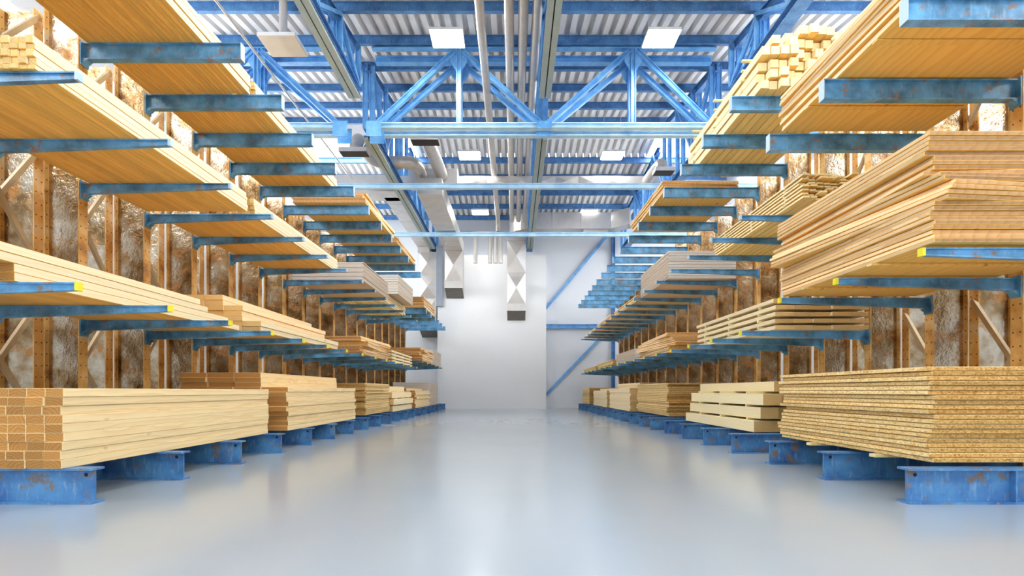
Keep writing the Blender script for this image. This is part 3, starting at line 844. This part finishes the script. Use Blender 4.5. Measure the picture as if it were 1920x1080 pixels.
def diffuser(name, x0, x1, y0, y1, z, pts, r, label):
    t = empty(name, (0,0,0)); tag(t, label, 'air outlet', 'air outlets under the roof')
    mb = MB(); mb.box(x0, x1, y0, y1, z, z+.16); mb.build('outlet_box', M['galv'], t)
    mb = MB(); mb.box(x0+.03, x1-.03, y0+.03, y1-.03, z-.012, z-.001); mb.build('grille', M['grille'], t)
    mb = MB(); mb.tube(pts, r, 20)
    P = [Vector(p) for p in pts]
    for i in range(len(P)-1):
        n = max(1, int((P[i+1]-P[i]).length/.3))
        for j in range(n):
            c = P[i].lerp(P[i+1], (j+.5)/n); d = (P[i+1]-P[i]).normalized()*.02
            mb.tube([c-d, c+d], r+.012, 20, 0, False)
    mb.build('spiral_pipe', M['pipe'], t)
    return t
def arc(c, a0, a1, r, u, v, n=7):
    c, u, v = Vector(c), Vector(u), Vector(v)
    return [c + u*(r*math.cos(a0+(a1-a0)*i/n)) + v*(r*math.sin(a0+(a1-a0)*i/n)) for i in range(n+1)]
zz = H + 9.70
diffuser('air_outlet', -4.02, -2.92, 20.55, 21.12, zz, [(-3.5, 20.95, zz+.16), (-3.5, 20.98, zz+.30)] + [(-3.52, 21.3, zz+.46)] + [(-3.5, 22.2, zz+.50), (-3.42, 25.2, H+10.2)], .27,
         'black-grilled air outlet on straight spiral pipe, in front of plenum box')
zz = H + 9.27
pts = [(-6.2, 20.95, zz+.16), (-6.2, 21.0, zz+.45), (-6.22, 21.3, zz+.72), (-6.26, 21.9, zz+.80), (-6.30, 22.8, zz+.88), (-6.22, 23.4, zz+.90), (-5.95, 23.7, zz+.91), (-5.6, 23.75, zz+.91), (-4.95, 23.75, zz+.91), (-4.62, 23.8, zz+.91), (-4.42, 24.0, zz+.91), (-4.38, 24.4, zz+.92), (-4.38, 25.2, zz+.93)]
diffuser('air_outlet', -6.80, -5.70, 20.6, 21.15, zz, pts, .27, 'black-grilled air outlet on bent spiral pipe beside the left-side cable tray')
zz = H + 9.35
pts = [(6.4, 23.05, zz+.16), (6.4, 23.1, zz+.45), (6.4, 23.3, zz+.55), (6.4, 24.2, zz+.65), (6.4, 25.66, zz+.75)]
diffuser('air_outlet', 6.0, 6.85, 22.6, 23.2, zz, pts, .25, 'black-grilled air outlet peeping over the right-side plywood')

# centre duct along the end wall with its drop
t = empty('air_duct', (0, 0, 0)); tag(t, 'galvanised duct crossing near the end wall with rounded elbow and long middle drop', 'air duct', 'galvanised air ducts under the roof')
mb = MB(); z0, z1 = H+10.15, H+11.15
n = 8
mb.box(1.3, 6.05, 33.3, 34.4, z0, z1)
pts = [Vector((1.3, 33.3, 0))]
for i in range(n+1):
    a = PI/2 * i/n
    pts.append(Vector((1.3 - 1.6*math.sin(a), 34.9 - 1.6*math.cos(a), 0)))
inn = [Vector((1.3, 34.4, 0))] + [Vector((1.3 - .5*math.sin(PI/2*i/n), 34.9 - .5*math.cos(PI/2*i/n), 0)) for i in range(n+1)]
for i in range(len(pts)-1):
    a, b, c, d = pts[i], pts[i+1], inn[i+1], inn[i]
    if (a-b).length < 1e-5 and (c-d).length < 1e-5: continue
    lo = [(q.x, q.y, z0) for q in (a, b, c, d)]; hi = [(q.x, q.y, z1) for q in (a, b, c, d)]
    mb.add(lo+hi, [(0,1,2,3),(7,6,5,4),(0,4,5,1),(3,2,6,7)])
# angled end towards the side bay
lo = [(6.05,33.3),(7.0,32.4),(7.3,33.3),(6.05,34.4)]
mb.add([(x,y,z0) for x,y in lo]+[(x,y,z1) for x,y in lo], [(0,3,2,1),(4,5,6,7),(0,1,5,4),(1,2,6,5),(2,3,7,6)])
for x in (2.4, 4.2, 5.9): mb.box(x-.02, x+.02, 33.28, 34.42, z0-.015, z1+.015)
mb.build('trunk', M['galv'], t)
mb = MB(); mb.box(-.42, .80, 34.45, PART_Y-.03, H+9.7, H+10.16); mb.build('elbow_box', M['galv'], t)
drop(t, -.45, .74, YF, H+9.72, H+5.18, 2)
mb = MB(); mb.box(4.35, 5.9, 33.5, 34.2, z0-.22, z0); mb.build('outlet_collar', M['galv'], t)

def pipe(name, pts, r, label, grp=None, mat='pipe', n=14):
    mb = MB(); mb.tube(pts, r, n); o = mb.build(name, M[mat])
    return tag(o, label, 'pipe', grp)
def bend(a, b, c, r, n=5):
    """rounded corner at b between a and c"""
    a, b, c = Vector(a), Vector(b), Vector(c)
    p, q = b + (a-b).normalized()*r, b + (c-b).normalized()*r
    out = []
    for i in range(n+1):
        t = i/n; out.append(p*(1-t)**2 + b*2*t*(1-t) + q*t*t)
    return out
zp = H + 10.62
hz = H + 9.80
pipe('air_pipe', [(-.95, 12, zp)] + bend((-.95, 12, zp), (-1.0, 33.3, zp), (-1.0, 33.3, zp-.6), .35) + [(-1.0, 33.3, hz+.125)], .135, 'single long galvanised pipe along the hall, ending at the pipe header', 'long pipes under the roof')
for i, (x, nm) in enumerate(((-.14, 'one beside the single pipe'), (.26, 'middle one'), (.65, 'one beside the middle girder'))):
    pipe('air_pipe', [(x, 12, zp), (x, 33.0, zp), (x, 33.2, zp)], .14, 'long galvanised pipe along the hall in a bunch of three, %s' % nm, 'long pipes under the roof')
pipe('pipe_header', [(-2.42, 33.3, hz), (.2, 33.3, hz)], .12, 'short horizontal galvanised header joining the wall pipes', None)
for x, nm in ((-2.42, 'standing alone by the duct'), (-1.50, 'first of three together'), (-1.17, 'second of three together'), (-.85, 'third of three together')):
    pipe('hanging_pipe', [(x, 33.3, hz-.125), (x, 33.3, H+8.1), (x, 33.3, H+7.98)], .135, 'short vertical galvanised pipe below the header, %s' % nm, 'vertical pipes below the header')
pipe('conduit', [(-7.6, 8.5, H+9.95), (-7.6, 25.0, H+9.95)], .035, 'thin pale conduit along the hall above the left-side rack', None)

# ------------------------------------------------------------------ lamps
def lamp(x, y, label):
    z = H + 11.25 if y > 15 else roof_z(y) - .75
    t = empty('ceiling_lamp', (x, y, z)); tag(t, label, 'ceiling lamp', 'square lamps under the roof')
    mb = MB(); mb.box(-.52, .52, -.45, .45, .004, .09); mb.build('housing', M['lamp_body'], t)
    mb = MB(); mb.box(-.50, .50, -.43, .43, -.012, .003); mb.build('diffuser', M['lamp_wall' if y > 30 else 'lamp'], t)
    mb = MB()
    top = roof_z(y) - z - .01
    for q in (-.4, .4): mb.tube([(q, 0, .09), (q, 0, top)], .008, 6)
    mb.build('suspension_wire', M['lamp_body'], t)
    return t
rowname = {17.05: 'in front of the lattice trusses', 25.5: 'beyond the lattice trusses', 33.6: 'by the end wall', 8.6: 'over the first uprights', .2: 'over the entrance end', -6.5: 'over the open rear end'}
for y in (17.05, 25.5, 33.6, 8.6, .2):
    for x, nm in ((-2.13, 'left-side row'), (4.70, 'right-side row')):
        lamp(x, y, 'glowing square white lamp of the %s, %s' % (nm, rowname[y]))
t = empty('air_heater', (-6.95, 16.05, H+10.35)); tag(t, 'unlit tan-bottomed square unit hanging above the left-side rack', 'air heater')
mb = MB(); mb.box(-.56, .56, -.5, .5, .02, .12); mb.build('housing', M['lamp_body'], t)
mb = MB(); mb.box(-.54, .54, -.48, .48, 0, .019); mb.build('face', M['lamp_off'], t)
mb = MB(); mb.tube([(0,0,.12), (0,0,.30)], .24, 16); mb.tube([(0,0,.30), (0,0,roof_z(16.05)-H-10.42)], .12, 12); mb.build('neck', M['galv'], t)

# floor tape
mb = MB(); mb.box(-.40, .16, -.05, .05, 0, .003); tag(mb.build('floor_tape', M['tape'], None, (-4.25, 18.4, 0.0005), .35), 'short worn yellow tape strip on grey floor beside left-side floor beams', 'floor tape')

# ------------------------------------------------------------------ light, camera, output look
wd = bpy.data.worlds.new('World'); SC.world = wd; wd.use_nodes = True
bg = wd.node_tree.nodes['Background']; bg.inputs[0].default_value = (.93, .97, 1.0, 1); bg.inputs[1].default_value = .8

cam = bpy.data.cameras.new('camera'); co = bpy.data.objects.new('camera', cam); COL.objects.link(co)
co.location = (0, 0, H); co.rotation_euler = (PI/2, 0, 0)
cam.sensor_fit = 'HORIZONTAL'; cam.sensor_width = 36.0; cam.lens = F*36.0/1920.0
cam.shift_x = (960.0 - CX)/1920.0; cam.shift_y = (CY - 540.0)/1920.0
cam.clip_end = 200
SC.camera = co
vs = SC.view_settings
vs.view_transform = 'Standard'; vs.look = 'None'; vs.exposure = 1.3; vs.gamma = 1.0; vs.use_curve_mapping = False
SC.cycles.use_denoising = True
SC.cycles.max_bounces = 8; SC.cycles.diffuse_bounces = 5; SC.cycles.glossy_bounces = 4
SC.cycles.sample_clamp_indirect = 6.0
